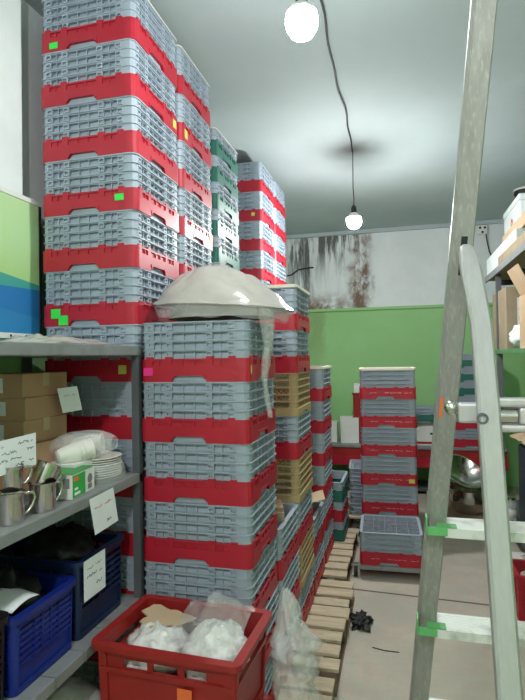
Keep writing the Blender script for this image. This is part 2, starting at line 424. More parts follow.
for t, args in ((t1[7], ('lime', 0, -.17, .060, .05, .045)), (t1[7], ('lime', 0, -.13, .028, .05, .045)), (t1[9], ('lime', 0, .165, .06)), (t1[12], ('lime', 0, -.17, .03, .045, .03)),
                (t1[11], ('yellow', 1, .19, .05, .04, .045)), (t2[11], ('yellow', 1, -.19, .05, .04, .05)), (t2[9], ('yellow', 1, .18, .06, .035, .04)),
                (t2[8], ('lime', 1, -.10, .05, .04, .035)), (t4[8], ('yellow', 0, .0, .05, .05, .03)), (t4[11], ('yellow', 0, .17, .06, .03, .03)),
                (A[6], ('pink', 0, -.21, .045, .045, .035)), (t1[6], ('yellow', 0, .17, .055, .04, .04))):
    sticker(t, *args)
sticker(A[6], 'yellow', 1, -.222, .05, .018, .04, rnd=True)
sticker(A[2], 'yellow', 1, -.20, .05, .025, .04); sticker(B[1], 'orange', 1, .2, .05, .03, .03)

# ---------------------------------------------------------------- pallets
def pallet(x0, x1, y0, y1, label, nb):
    t = thing('pallet', label, 'pallet', (x0, y0, 0)); w, d = x1-x0, y1-y0
    bw = d/nb
    for i in range(nb):
        a = i*bw+random.uniform(0, .006); b_ = a+bw*random.choice([.70, .78, .86])
        e0, e1 = random.uniform(-.006, .006), random.uniform(-.02, .008)
        MB().box(e0, w+e1, a, min(b_, d), .1205, .1405).obj('board', M['wood'], t, bevel=.003)
    for x in (.0, w/2-.045, w-.11):
        MB().box(x+.01, x+.09, 0, d-.01, .1, .1200).obj('stringer', M['wood_d'], t)
        for y in (0, d/2-.06, d-.13): MB().box(x+.01, x+.09, y, y+.12, .0185, .0995).obj('block', M['wood_d'], t)
        MB().box(x+.01, x+.10, 0, d-.01, 0, .018).obj('runner', M['wood_d'], t)
    return t
pallet(-1.125, -.345, 1.60, 2.76, 'wooden pallet under the front stack and the red crates', 8)
pallet(-1.125, -.350, 2.80, 3.96, 'wooden pallet under the mixed beige and red stack', 8)
pallet(-1.125, -.415, 4.00, 5.16, 'wooden pallet beside the wheeled dolly', 8)
pallet(-1.125, -.05, 5.50, 6.30, 'empty wooden pallet farthest towards the back wall', 8)
pallet(-1.66, -1.14, 2.13, 3.75, 'narrow wooden pallet under the nearest tall stacks', 14)
pallet(-1.66, -1.14, 4.40, 5.48, 'narrow wooden pallet under the farthest tall stacks', 9)

# ---------------------------------------------------------------- left shelving unit
SX0, SX1, SY0, SY1 = -1.715, -1.114, .55, 2.122
sh = thing('shelving_unit', 'grey steel shelving unit along the left wall', 'shelving unit', (0, 0, 0))
MB().box(SX0, SX1, SY0, SY1, 1.817, 1.860).obj('shelf', M['shelf_grey'], sh, bevel=.004)
MB().box(SX0, SX1, SY0, SY1, 1.262, 1.302).obj('shelf', M['shelf_grey'], sh, bevel=.004)
mb = MB(); y = SY0
while y < SY1-.01:
    mb.box(SX0, SX1, y, min(y+.155, SY1), .718, .758); y += .160
mb.obj('slatted_shelf', M['shelf_grey'], sh, bevel=.003)
for x in (SX0+.0, SX1-.034):
    for y in (SY0, SY1-.03): MB().box(x, x+.034, y, y+.03, 0, 1.8175).obj('post', M['post'], sh)

# things on the top shelf
bd = thing('printed_board', 'glossy green board with blue waves standing on the top shelf', 'board', (0, 0, 0))
MB().box(-1.712, -1.70, 1.0, 2.20, 1.93, 2.555).obj('print', M['print'], bd)
MB().box(-1.714, -1.696, .98, 2.215, 2.5555, 2.578).obj('edge_strip', M['white'], bd); MB().box(-1.714, -1.696, .98, 2.215, 1.905, 1.9295).obj('edge_strip', M['white'], bd)
MB().box(-1.714, -1.696, 2.2005, 2.216, 1.93, 2.555).obj('edge_strip', M['rubber'], bd)
mb = MB()
for y in (1.3, 1.5, 1.75, 1.9, 2.0, 2.1, 2.17): mb.lathe([(0, .002), (.006, .002), (.006, 0)], 10, Matrix.Translation((-1.696, y, 1.917)) @ Matrix.Rotation(R(90), 4, 'Y'))
mb.obj('screws', M['ink'], bd)
tag(MB().box(-1.7245, -1.7155, .4, 2.10, 1.8635, 2.60).obj('backing_panel', M['wall'], None), 'plain panel behind the printed board on the top shelf', 'panel')

def sheet(name, nx, ny, fn, m, parent=None, solid=0, smooth=True):
    vs = [fn(i/(nx-1), j/(ny-1)) for j in range(ny) for i in range(nx)]
    fs = [(j*nx+i, j*nx+i+1, (j+1)*nx+i+1, (j+1)*nx+i) for j in range(ny-1) for i in range(nx-1)]
    o = MB().add(vs, fs).obj(name, m, parent, smooth=smooth)
    if solid: s_ = o.modifiers.new('solid', 'SOLIDIFY'); s_.thickness = solid
    return o
def nz(x, y, z=0, s=1): return noise.noise(Vector((x*s, y*s, z*s)))
def film_fold(u, v):
    x = -1.66+.50*v; y = 1.62+.44*u
    e = max(0, math.sin(math.pi*u))**.5*max(0, math.sin(math.pi*v))**.5
    return (x, y, 1.864+e*(.022+.035*abs(nz(u, v, 1, 5))+.01*nz(u, v, 2, 14)))
tag(sheet('plastic_film', 40, 40, film_fold, M['film_d']), 'folded sheet of milky plastic film lying on the top shelf', 'plastic film')

# scribbled handwriting as thin strokes on a paper
def scribble(parent, m, to, x0, x1, z, amp, seed):
    rnd = random.Random(seed); pts = []; x = x0
    mb = MB(); 
    while x < x1:
        wl = rnd.uniform(3, 6)*amp*1.1; word = []
        e = min(x1, x+wl)
        while x < e:
            word.append(to(x, z+rnd.uniform(-.5, .5)*amp)); x += amp*.38
        if len(word) > 1: mb.tube(word, amp*.09, 4, cap=False)
        x += amp*.8
    return mb.obj('handwriting', m, parent)
def note(label, to, w, h, lines, m='ink', parent=None, loc=(0, 0, 0)):
    t = thing('paper_note', label, 'paper note', (0, 0, 0))
    mb = MB(); vs = [to(a, b_) for a, b_ in ((0, 0), (w, 0), (w, h), (0, h))]
    n_ = (Vector(vs[1])-Vector(vs[0])).cross(Vector(vs[3])-Vector(vs[0])).normalized()*.0006
    vs2 = [Vector(p)-n_*2 for p in vs]
    mb.add([Vector(p)-n_*.4 for p in vs]+vs2, [(0, 1, 2, 3), (7, 6, 5, 4), (0, 4, 5, 1), (1, 5, 6, 2), (2, 6, 7, 3), (3, 7, 4, 0)]).obj('sheet', M['paper'], t)
    for k, (a, b_, z, amp, mm) in enumerate(lines): scribble(t, M[mm], to, a, b_, z, amp, k+len(label))
    return t

# cartons on the middle shelf
MZ = 1.303
_before = set(bpy.data.objects)
def shift_new(v):
    global _before
    bpy.context.view_layer.update()
    for o in set(bpy.data.objects)-_before:
        if o.parent is None: o.location = o.location+Vector(v)
    _before = set(bpy.data.objects)
def carton(x0, x1, y0, y1, z0, z1, label, m='card', group=None, tape=True, lab=None, rz=0):
    t = thing('cardboard_box', label, 'cardboard box', ((x0+x1)/2, (y0+y1)/2, z0), rz, group); w, d, h = x1-x0, y1-y0, z1-z0
    MB().box(-w/2, w/2, -d/2, d/2, 0, h).obj('carton', M[m], t, bevel=.002)
    if tape: MB().box(-w/2-.0006, w/2+.0006, -.02, .02, h*.45, h+.0006).obj('packing_tape', M['card_l'], t)
    if lab:
        MB().box(-w*.30, w*.20, -d/2-.0012, -d/2-.0002, h*.2, h*.82).obj('paper_label', M['paper'], t)
        mb = MB(); 
        for k in range(3): mb.box(-w*.27, w*(.02+.05*k), -d/2-.0018, -d/2-.0013, h*(.32+.15*k), h*(.36+.15*k))
        mb.obj('label_print', M['ink'], t)
    return t
shift_new((0, 0, 0))
hs = [.095, .09, .088, .085, .09]; z = MZ; offs = [(-1.66, -1.395, 1.67, 1.925), (-1.66, -1.375, 1.70, 1.93), (-1.69, -1.40, 1.66, 1.92), (-1.69, -1.40, 1.67, 1.92), (-1.69, -1.405, 1.66, 1.93)]
names = ['lowest', 'second lowest', 'middle', 'second highest', 'topmost']
for k in range(5):
    a = offs[k]; carton(a[0], a[1], a[2], a[3], z, z+hs[k], f'brown cardboard box on the middle shelf, {names[k]} of the pile of five', 'card', 'cardboard boxes on the middle shelf', tape=(k % 2 == 0), lab=(k != 0)); z += hs[k]+.0005
shift_new((.045, .0, 0))
def hang(px, py, pz, ux, uy, uz=0, vx=0, vy=0, vz=1):
    return lambda a, b_: (px+a*ux+b_*vx, py+a*uy+b_*vy, pz+a*uz+b_*vz)
note('slanted white note stuck to the pile of brown boxes', hang(-1.345, 1.835, 1.59, .45, .89, .07, -.02, -.30, .95), .085, .105, [(.02, .07, .07, .007, 'ink')])
note('wide white handwritten note propped over the steel mugs', hang(-1.205, 1.20, 1.452, 0, 1, .02), .295, .105,
     [(.02, .15, .085, .007, 'ink'), (.14, .22, .062, .010, 'ink'), (.13, .24, .040, .010, 'ink'), (.21, .28, .085, .010, 'ink'), (.25, .285, .06, .009, 'ink'), (.20, .24, .018, .014, 'ink'), (.26, .285, .022, .012, 'ink')])
note('white note with red writing hanging off the middle shelf edge', hang(-1.140, 1.735, 1.150, 0, 1, .03, 0, -.25, .97), .165, .145, [(.02, .14, .10, .012, 'redink'), (.09, .12, .03, .015, 'ink')])
note('white handwritten note hung over the navy crate', hang(-1.183, 1.725, .90, 0, 1, .0), .145, .15, [(.02, .12, .115, .010, 'ink'), (.02, .12, .085, .013, 'ink'), (.08, .12, .045, .016, 'ink')])

shift_new((.032, 0, 0))
# plates
PL = MB().lathe([(0, .003), (.05, .003), (.06, .006), (.105, .018), (.107, .020), (.102, .021), (.06, .010), (0, .008)], 32).mesh('plate', M['china'], True)
ORDP = ['lowest', 'second lowest', 'third lowest', 'fourth', 'fifth', 'sixth', 'seventh', 'eighth', 'topmost']
bowl_stack = thing('cardboard_tray', 'low brown tray box holding up the beige plates at the left', 'box', (-1.42, 1.38, MZ)); MB().box(-.11, .11, -.13, .13, 0, .15).obj('carton', M['card'], bowl_stack)
for k in range(6):
    o = bpy.data.objects.new('plate', PL); COL.objects.link(o); o.location = (-1.42+.002*k, 1.43, MZ+.151+k*.0125)
    tag(o, f'cream dinner plate at the far left, {["lowest","second lowest","third lowest","third highest","second highest","topmost"][k]} of its pile of six', 'plate', 'plates at the left of the middle shelf')
for k in range(9):
    o = bpy.data.objects.new('plate', PL); COL.objects.link(o); o.location = (-1.27+.002*(k % 3), 1.955, MZ+k*.0095+.002); o.scale = (.95, .95, 1)
    tag(o, f'white plate in plastic film by the shelf post, {ORDP[k]} of nine', 'plate', 'film-wrapped plates')
def wrapdome(u, v):
    a = 2*math.pi*u; r_ = (1-v**2.4)*.118*(1+.06*nz(math.cos(a), math.sin(a), v, 3)); 
    return (-1.268+r_*math.cos(a), 1.955+r_*math.sin(a), MZ+.003+.125*v**.8*(1+.12*nz(math.cos(a)*2, math.sin(a)*2, v*2, 2)))
tag(sheet('plastic_film', 36, 14, wrapdome, M['film']), 'clear film wrapped over the pile of nine white plates', 'plastic film')

# stacked cups lying in film
CUP = MB().lathe([(0, 0), (.028, 0), (.040, .085), (.043, .085), (.043, .080), (.031, .004)], 24).mesh('cup', M['china'], True)
k = 0
for (x, y, z_, n_, ry, rz_) in ((-1.29, 1.80, 1.432, 4, 80, 55), (-1.335, 1.945, 1.44, 4, 85, 20)):
    d_ = Matrix.Rotation(R(rz_), 4, 'Z') @ Matrix.Rotation(R(ry), 4, 'Y')
    for q in range(n_):
        o = bpy.data.objects.new('cup', CUP); COL.objects.link(o); k += 1
        o.matrix_world = Matrix.Translation((x, y, z_)) @ d_ @ Matrix.Translation((0, 0, -.05+q*.018))
        tag(o, f'white cup lying in the {"left" if k < 5 else "right"} nested row above the green box, {["deepest","second deepest","second outermost","outermost"][q]}', 'cup', 'nested white cups')
supp = carton(-1.40, -1.235, 1.75, 1.875, MZ, MZ+.10, 'plain white carton under the nested cups', 'white', tape=False)
carton(-1.41, -1.29, 1.895, 2.0, MZ+.0, MZ+.095, 'small white carton behind the plates under the right cups', 'white', tape=False)
def wrapc(u, v):
    a = 2*math.pi*u; r_ = .062*(1+.15*nz(math.cos(a), math.sin(a), v, 3))*(math.sin(math.pi*min(max(v, .03), .97)))**.35
    return (-1.375+.19*v+.0*r_, 1.80+.16*v+r_*math.cos(a), 1.455+r_*math.sin(a))
tag(sheet('plastic_film', 24, 20, wrapc, M['film']), 'clear film bag around the nested white cups', 'plastic film')

# green and white printed box
gb = thing('product_box', 'small white and green printed box in front of the cups', 'box', (-1.222, 1.72, MZ), R(6))
MB().box(-.12, .045, -.085, .085, 0, .088).obj('carton', M['white'], gb, bevel=.002)
MB().box(.0452, .0458, -.083, .01, .004, .084).obj('green_panel', mat('green_print', (.03, .40, .07), .4), gb)
MB().box(-.121, .046, -.086, .086, .0883, .0892).obj('green_lid_print', mat('green_print_dark', (.03, .28, .06), .4), gb)
mb = MB(); mb.box(.0459, .0465, -.075, -.04, .062, .076); mb.obj('orange_print', M['orange'], gb)
mb = MB(); mb.box(.0459, .0465, -.07, -.03, .012, .022); mb.box(.0459, .0465, -.07, -.045, .03, .038); mb.obj('white_print', M['paper'], gb)
mb = MB(); mb.lathe([(0, .001), (.018, .001), (.018, 0)], 16, Matrix.Translation((.0459, .045, .05)) @ Matrix.Rotation(R(90), 4, 'Y')); mb.box(.0459, .0465, .03, .06, .012, .03); mb.obj('grey_print', M['shelf_grey'], gb)
mb = MB(); mb.box(-.035, -.005, -.0865, -.0855, .01, .06); mb.box(.01, .035, -.0865, -.0855, .04, .075); mb.obj('side_print', M['shelf_grey'], gb)

# stainless jugs
def jug(label, x, y, z, rot=(0, 0, 0), s=1., hz=60):
    t = thing('steel_jug', label, 'steel jug', (x, y, z), 0, 'stainless steel jugs'); t.rotation_euler = rot; t.scale = (s, s, s)
    MB().lathe([(0, 0), (.044, 0), (.046, .004), (.047, .09), (.049, .1), (.051, .104), (.049, .105), (.0455, .095), (.0445, .006), (0, .004)], 32).obj('body', M['steel'], t, smooth=True, angle=40)
    a = R(hz); c_, s_ = math.cos(a), math.sin(a); pts = []
    for r_, z_ in ((.045, .088), (.060, .092), (.080, .088), (.085, .07), (.076, .045), (.060, .025), (.046, .018)): pts.append((r_*c_, r_*s_, z_))
    MB().tube(pts, .0055, 8).obj('handle', M['steel'], t, smooth=True)
    return t
jug('steel jug at the far left of the middle shelf under the wide note', -1.205, 1.375, MZ, s=.90, hz=60)
jug('steel jug standing in front of the cardboard pile, right of the leftmost jug', -1.195, 1.515, MZ, s=.90, hz=72)
jug('tilted steel jug resting mouth-up atop the right jug', -1.215, 1.525, MZ+.072, rot=(R(-24), R(12), 0), s=.80, hz=75)
jug('steel jug stacked on the leftmost jug, half behind the note', -1.212, 1.39, MZ+.095, s=.74, hz=60)
jug('steel jug at the back row behind the leftmost jug', -1.33, 1.45, MZ, s=.84, hz=40)

shift_new((.03, .0, 0))
def lump(cx, cy, cz, rx, ry, rz_, seed, rough_=.16, n_=36):
    def fn(u, v):
        a = 2*math.pi*u; ph = math.pi*v
        d_ = Vector((math.cos(a)*math.sin(ph), math.sin(a)*math.sin(ph), math.cos(ph)))
        q = 1+rough_*noise.noise(d_*2.2+Vector((seed, 0, 0)))+rough_*.8*noise.noise(d_*6+Vector((0, seed, 0)))+rough_*.4*noise.noise(d_*15)
        return (cx+d_.x*rx*q, cy+d_.y*ry*q, cz+d_.z*rz_*q)
    return fn
# ---------------------------------------------------------------- plastic crates
def crate(name, label, m, w, d, h, loc, rz=0, style='euro', group=None):
    t = thing(name, label, 'crate', loc, rz, group)
    if style == 'euro':
        RR = .014
        segs = [.06, .08, .20, .22, .38, .40, .42, .60, .62, .64, .80, .82, .92, .94]
        vb = [0, .03, .045, h*.30, h*.62, h*.68, h*.74, h*.845, h*.93, h-.022, h-.012, h]
        def dp(k, f, v):
            if v > h-.022: return -.022
            if k == 'c': return -.004 if v > h*.93 or v < .03 else 0
            long_ = (k % 2 == 0)
            if h*.74 < v < h*.845:
                if long_ and (.20 < f < .38 or .42 < f < .60 and False or .64 < f < .80): return None
                if long_ and (.42 < f < .60): return None
                if not long_ and .22 < f < .80: return None
            if h*.68 < v < h*.74: return -.006
            if f < .08 or f > .92: return -.004
            if v < .045: return -.002
            return .006 if v < h*.68 else .002
        mb = shell(w, d, RR, .012, vb, segs, dp, taper=.018, n=4)
    else:
        nr = 9
        segs = [.05, .07, .30, .31, .42, .44, .56, .58, .69, .70, .93, .95]
        vb = [0, .02]+[.02+(h-.06)*(i+q)/nr for i in range(nr) for q in (.45, 1)]+[h-.02, h]
        def dp(k, f, v):
            if v > h-.02: return -.012
            if k == 'c' or f < .07 or f > .93: return 0
            if v < .02 or v > h-.04: return 0
            if v < h*.33: return .008
            if inn(f, [(.30, .31), (.42, .44), (.56, .58), (.69, .70)]): return 0
            fr = ((v-.02) % ((h-.06)/nr))/((h-.06)/nr)
            if fr < .45: return 0 if style == 'vent' else .002
            return .006 if .44 < f < .56 else (.008 if style == 'solid' else None)
        mb = shell(w, d, .025, .014, vb, segs, dp, taper=.006, n=4)
    mb.obj('body', M[m], t, smooth=True, angle=30)
    MB().box(-w/2+.03, w/2-.03, -d/2+.03, d/2-.03, .004, .014).obj('bottom', M[m], t)
    return t
rc = crate('plastic_crate', 'big dark red crate in the foreground holding bagged glassware', 'crate_red', .54, .37, .325, (-.812, 1.875, .455), R(-2.5), group='stacked red crates')
crate('plastic_crate', 'dark red crate on the pallet beneath the glassware crate', 'crate_red', .54, .37, .302, (-.80, 1.87, .142), R(-4), group='stacked red crates')
o = sticker(rc, 'orange', 0, .085, .19, .055, .05); o.location.y = -.1925
crate('plastic_crate', 'bright blue crate on the slatted shelf', 'blue', .315, .40, .247, (-1.365, 1.535, .759), R(90), 'solid').scale = (1, 1, 1)
crate('plastic_crate', 'navy ventilated crate at the shelf\'s far end', 'navy', .325, .40, .292, (-1.365, 1.875, .759), R(90), 'vent')
crate('plastic_crate', 'black ventilated crate at the near end of the slatted shelf', 'black', .40, .38, .27, (-1.365, 1.165, .759), R(90), 'vent')
tag(sheet('paper_sheet', 8, 8, lambda u, v: (-1.30+.115*v, 1.39+.13*u, 1.035-.02*v+.012*math.sin(3*u)), M['paper'], solid=.001), 'grey-white sheet of paper lying on the blue crate rim', 'paper')

# contents of the red crate
for k, (x, y, z_, a, b_, c_) in enumerate(((-1.37, 1.535, .93, .165, .135, .14), (-1.37, 1.875, .965, .165, .135, .145), (-1.37, 1.165, .93, .16, .16, .13))):
    tag(sheet('black_bag', 30, 22, lump(x, y, z_, a, b_, c_, 11+k, .25), M['black']), 'crumpled black bag filling the '+['bright blue', 'navy', 'black'][k]+' crate on the slatted shelf', 'bag')
tag(sheet('bagged_glassware', 44, 30, lump(-.935, 1.875, .675, .128, .140, .085, 3), M['wrap']), 'crumpled clear bag of glassware at the left in the red crate', 'bag')
tag(sheet('bagged_glassware', 44, 30, lump(-.69, 1.88, .685, .128, .14, .11, 8), M['wrap']), 'crumpled clear bag of glassware at the right in the red crate', 'bag')
tag(sheet('bag_film', 30, 30, lambda u, v: (-.86+.28*u, 1.82+.22*v+.03*nz(u, v, 0, 4), .745+.10*math.sin(math.pi*min(1, u*.9))*math.sin(math.pi*v)+.05*v+.03*nz(u, v, 1, 5)), M['film']), 'loose clear film pulled up over the right glassware bag', 'plastic film')
cb = []
for i in range(26):
    a = 2*math.pi*i/26; q = 1+.22*math.sin(3*a+1)+.12*math.sin(7*a)
    cb.append((.10*q*math.cos(a), .065*q*math.sin(a)))
mb = MB(); mb.add([(x, y, .0) for x, y in cb]+[(x, y, .005) for x, y in cb], [tuple(range(26))[::-1], tuple(range(26, 52))]+[(i, (i+1) % 26, 26+(i+1) % 26, 26+i) for i in range(26)])
o = mb.obj('cardboard_piece', M['card_l'], None); o.location = (-.94, 1.955, .758); o.rotation_euler = (R(8), R(4), R(5)); tag(o, 'torn flat piece of cardboard on the bagged glassware', 'cardboard')

# film hanging beside the crates
def drape(u, v):
    a = 2*math.pi*u; w_ = .012+.075*min(1, (v*3.2)**.9)*(1+.1*v)
    q = w_*(1+.45*nz(math.cos(a)*1.5, math.sin(a)*1.5, v*6, 1.4)+.3*nz(math.cos(a)*4, math.sin(a)*4, v*22)+.2*nz(math.cos(a)*8, math.sin(a)*8, v*50))
    return (-.455+.03*min(1, v*3)+q*math.cos(a)*.95-.03*(1-v), 2.16-.08*v+q*math.sin(a)*1.0, .835-.69*v)
tag(sheet('plastic_film', 40, 60, drape, M['film']), 'crumpled clear film hanging beside the red crates', 'plastic film')
def drape2(u, v):
    x, y, z_ = drape(u, v*.42); return (x-.004+(x+.46)*-.15, y+.004, z_-.01)
tag(sheet('bagged_glassware', 36, 30, drape2, M['film']), 'bunched top of the film beside the red crates', 'plastic film')

# bag on the front stack
def dome(u, v):
    a = 2*math.pi*u; c_, s_ = math.cos(a), math.sin(a)
    if v < .14:                                   # loose skirt under the rim
        q = v/.14; r_ = .93+.07*q+.03*nz(c_*2, s_*2, q, 2); z_ = 1.982+.048*q+.006*math.sin(9*a)*(1-q)
    else:
        q = (v-.14)/.86; r_ = (1-q)**.62*(1+.02*nz(c_*3, s_*3, q*3, 1)); z_ = 2.032+.210*(1-r_**1.9)+(.010*math.sin(5*a+6*q)+.014*nz(c_*2.5, s_*2.5, q*2, 2))*math.sin(math.pi*q)
        if q < .06: r_ *= 1.03
    return (-.808+.335*r_*c_-.03*q*(v>.14), 2.345+.255*r_*s_, z_ - .02*c_*r_ + .006*nz(c_*r_*4, s_*r_*4, 3))
bagt = thing('plastic_bag', 'large domed milky plastic bag on top of the front stack', 'plastic bag', (0, 0, 0))
sheet('bag_body', 64, 34, lambda u, v: dome(u, .1401+.8599*v), M['film_d'], bagt)
sheet('loose_skirt', 64, 8, lambda u, v: dome(u, .139*v), M['film'], bagt)
sheet('bag_filling', 40, 14, lambda u, v: (-.815+.255*math.cos(2*math.pi*u)*(1-v)**.6, 2.345+.20*math.sin(2*math.pi*u)*(1-v)**.6, 1.985+.205*(1-(1-v)**1.3)), mat('pale_foam_filling', (.40, .37, .33), .8, var=.12, scale=6), bagt)
mb = MB()
mb.tube([(-.805+.330*math.cos(a), 2.345+.265*math.sin(a), 2.034-.02*math.cos(a)) for a in [2*math.pi*i/48 for i in range(49)]], .005, 6, cap=False)
mb.obj('rolled_edge', M['film_d'], bagt, smooth=True)
def tail(u, v):
    z_ = 2.03-.50*v; w_ = (.055*(1-v)**2+.014+.010*abs(math.sin(9*v)))
    a = 2*math.pi*u
    return (-.575+.012*math.sin(7*v)+w_*.5*math.cos(a)*(1+.2*nz(u, v, 1, 8)), 2.24+.05*v+w_*math.sin(a)*(1+.3*nz(math.cos(a), v*6, 2, 1.5)), z_)
sheet('twisted_tail', 20, 60, tail, M['film'], bagt)

# cardboard bits in low stacks
def open_carton(label, x, y, z, w, d, h, rz, m='card_l', flaps=True):
    t = thing('open_carton', label, 'cardboard box', (x, y, z), rz)
    mb = MB(); e = .004
    mb.box(-w/2, w/2, -d/2, -d/2+e, 0, h); mb.box(-w/2, w/2, d/2-e, d/2, 0, h); mb.box(-w/2, -w/2+e, -d/2+e, d/2-e, 0, h); mb.box(w/2-e, w/2, -d/2+e, d/2-e, 0, h); mb.box(-w/2+e, w/2-e, -d/2+e, d/2-e, 0, e)
    mb.obj('box_walls', M[m], t)
    if flaps:
        for s_, ang in ((-1, 35), (1, 15)):
            mt = Matrix.Translation((s_*w/2, 0, h+.001)) @ Matrix.Rotation(R(-s_*ang), 4, 'Y')
            MB().box(0 if s_ > 0 else -w*.42, w*.42 if s_ > 0 else 0, -d/2, d/2, 0, e, mt).obj('flap', M[m], t)
    return t
open_carton('open brown carton lying on the knee-high stack', -.80, 3.86, P0+.5205, .26, .26, .08, R(12))
ob = thing('cardboard_piece', 'bent brown cardboard tucked in the top of the low stack behind the front one', 'cardboard', (-.74, 2.80, P0+.782), R(20))
MB().box(-.10, .10, -.09, .09, 0, .045).obj('folded_carton', M['card_d'], ob); MB().box(-.08, .10, -.05, .07, .0455, .07, Matrix.Rotation(R(6), 4, 'X')).obj('flap', M['card'], ob)

# white sack beneath the slatted shelf
o = sheet('white_sack', 32, 24, lump(-1.28, 1.80, .26, .17, .22, .27, 5, .05), M['white']); tag(o, 'rounded white sack with a red line under the slatted shelf', 'sack')
mb = MB(); mb.tube([(-1.28+.172*math.cos(a), 1.80+.222*math.sin(a), .36+.02*math.sin(2*a)) for a in [2*math.pi*i/40 for i in range(41)]], .004, 6, cap=False); mb.obj('red_line', M['redink'], o)

# ---------------------------------------------------------------- dolly with racks
dl = thing('dolly', 'low grey wheeled dolly loaded with racks', 'dolly', (-.10, 4.36, 0), R(2))
mb = MB(); mb.box(-.26, .27, -.02, .03, .072, .108); mb.box(-.26, .27, 1.0, 1.04, .072, .108); mb.box(-.26, -.22, .03, 1.0, .072, .108); mb.box(.23, .27, .03, 1.0, .072, .108); mb.box(-.22, .23, .48, .54, .075, .107)
mb.obj('frame', M['shelf_grey'], dl, bevel=.004)
for x in (-.285, .295):
    for y in (.02, .98):
        w_ = MB().lathe([(0, -.014), (.041, -.014), (.045, -.010), (.045, .010), (.041, .014), (0, .014)], 20, Matrix.Translation((x, y, .0455)) @ Matrix.Rotation(R(90), 4, 'Y')).obj('caster_wheel', M['rubber'], dl, smooth=True, angle=40)
        MB().box(x-.022, x-.017, y-.02, y+.02, .03, .092).box(x+.017, x+.022, y-.02, y+.02, .03, .092).box(x-.035, x+.035, y-.022, y+.022, .092, .104).obj('caster_fork', M['steel'], w_)
cart_rot = R(2)
def dloc(x, y): c_, s_ = math.cos(cart_rot), math.sin(cart_rot); return (-.10+c_*x-s_*y, 4.36+s_*x+c_*y)
x, y = dloc(0, .235)
fr, _ = rack('red', 4, 'red and grey dish rack with open top, alone at the front of the dolly', 'racks on the dolly', (x, y, .1095), cart_rot, divider=True)
x, y = dloc(.0, .765)
CS = stack(x, y, .1095, [red4]*6, 'of the stack on the dolly', 'racks on the dolly', rz=2, jit=.004, rimtop=True)
sticker(CS[2], 'yellow', 0, .20, .045, .05, .035)
for t in CS+[fr]:
    for (a, b_, s_) in ((-.16, -.09, 3), (-.03, .12, 5), (.15, .21, 7)):
        scribble(t, M['paper'], lambda u, v: (u, -.2510, v), a, b_, .055, .008, s_)

# ---------------------------------------------------------------- back bench and what stands on it
bn = thing('bench', 'long low grey bench with red fascia along the back wall', 'bench', (0, 0, 0))
MB().box(-1.6, 1.25, 6.98, 7.64, .60, .635).obj('top', M['shelf_grey'], bn, bevel=.003)
MB().box(-1.6, 1.25, 7.0, 7.04, .49, .5995).obj('fascia', M['crate_red'], bn); MB().box(-1.6, 1.25, 6.985, 7.04, .37, .4895).obj('fascia', M['red'], bn)
mb = MB()
for x in (-1.55, -.1, 1.2):
    for y in (7.05, 7.58): MB().box(x-.025, x+.025, y-.025, y+.025, 0, .5995).obj('leg', M['post'], bn)
MB().box(-1.55, 1.2, 7.1, 7.58, .04, .07).obj('lower_shelf', M['post'], bn)
BZ = .6355
open_carton('open white carton on the bench beside the dolly stack', -.69, 7.22, BZ, .24, .22, .34, R(8), 'white', False)
carton(-.98, -.85, 7.15, 7.35, BZ, BZ+.27, 'narrow white box on the bench left of the open white carton', 'white', tape=False)
crate('plastic_crate', 'upright deep red crate on the bench half behind the dolly stack, lower', 'crate_red', .40, .30, .34, (-.43, 7.30, BZ), 0, 'solid')
crate('plastic_crate', 'deep red crate on the bench half behind the dolly stack, upper', 'crate_red', .40, .30, .32, (-.43, 7.30, BZ+.342), 0, 'solid')
carton(-.62, -.36, 7.22, 7.38, BZ+.665, BZ+.79, 'small white box topping the deep red crates', 'white', tape=False)
# red and white carton + green rack
rb = thing('product_box', 'white box with red border on the bench right of the dolly stack', 'box', (.30, 7.25, BZ))
MB().box(-.26, .26, -.18, .18, 0, .30).obj('carton', M['white'], rb, bevel=.003)
mb = MB(); mb.box(-.24, .24, -.1815, -.1802, .02, .05); mb.box(-.14, -.12, -.1815, -.1802, .05, .24); mb.box(.14, .16, -.1815, -.1802, .05, .24); mb.obj('red_print', M['red'], rb)
MB().box(-.23, -.17, -.1815, -.1802, .23, .26).obj('dark_print', M['ink'], rb); MB().box(.05, .08, -.1815, -.1802, .14, .165).obj('dark_print', M['ink'], rb)
rack('green', 2, 'green and grey dish rack on the white box with red border', 'racks on the bench', (.30, 7.25, BZ+.3005), 0, T2)
stack(.86, 7.25, BZ, [('red', 3, T2)]*3+[('green', 2, T2)]*3, 'of the stack seen through the ladder', 'racks of the bench stack seen through the ladder')
# loose grey tiers on the last pallet
for k in range(12):
    t = thing('rack_tier', f'loose grey rack tier, {ORD[11-k]} of the low pile beyond the dolly', 'rack tier', (-.30+.012*math.sin(k*2.1), 5.80, P0+k*.0405), R(4+2*math.sin(k*1.7)), 'loose grey tiers')
    place(EXT[('grey', T4, 0)], 'tier', t)
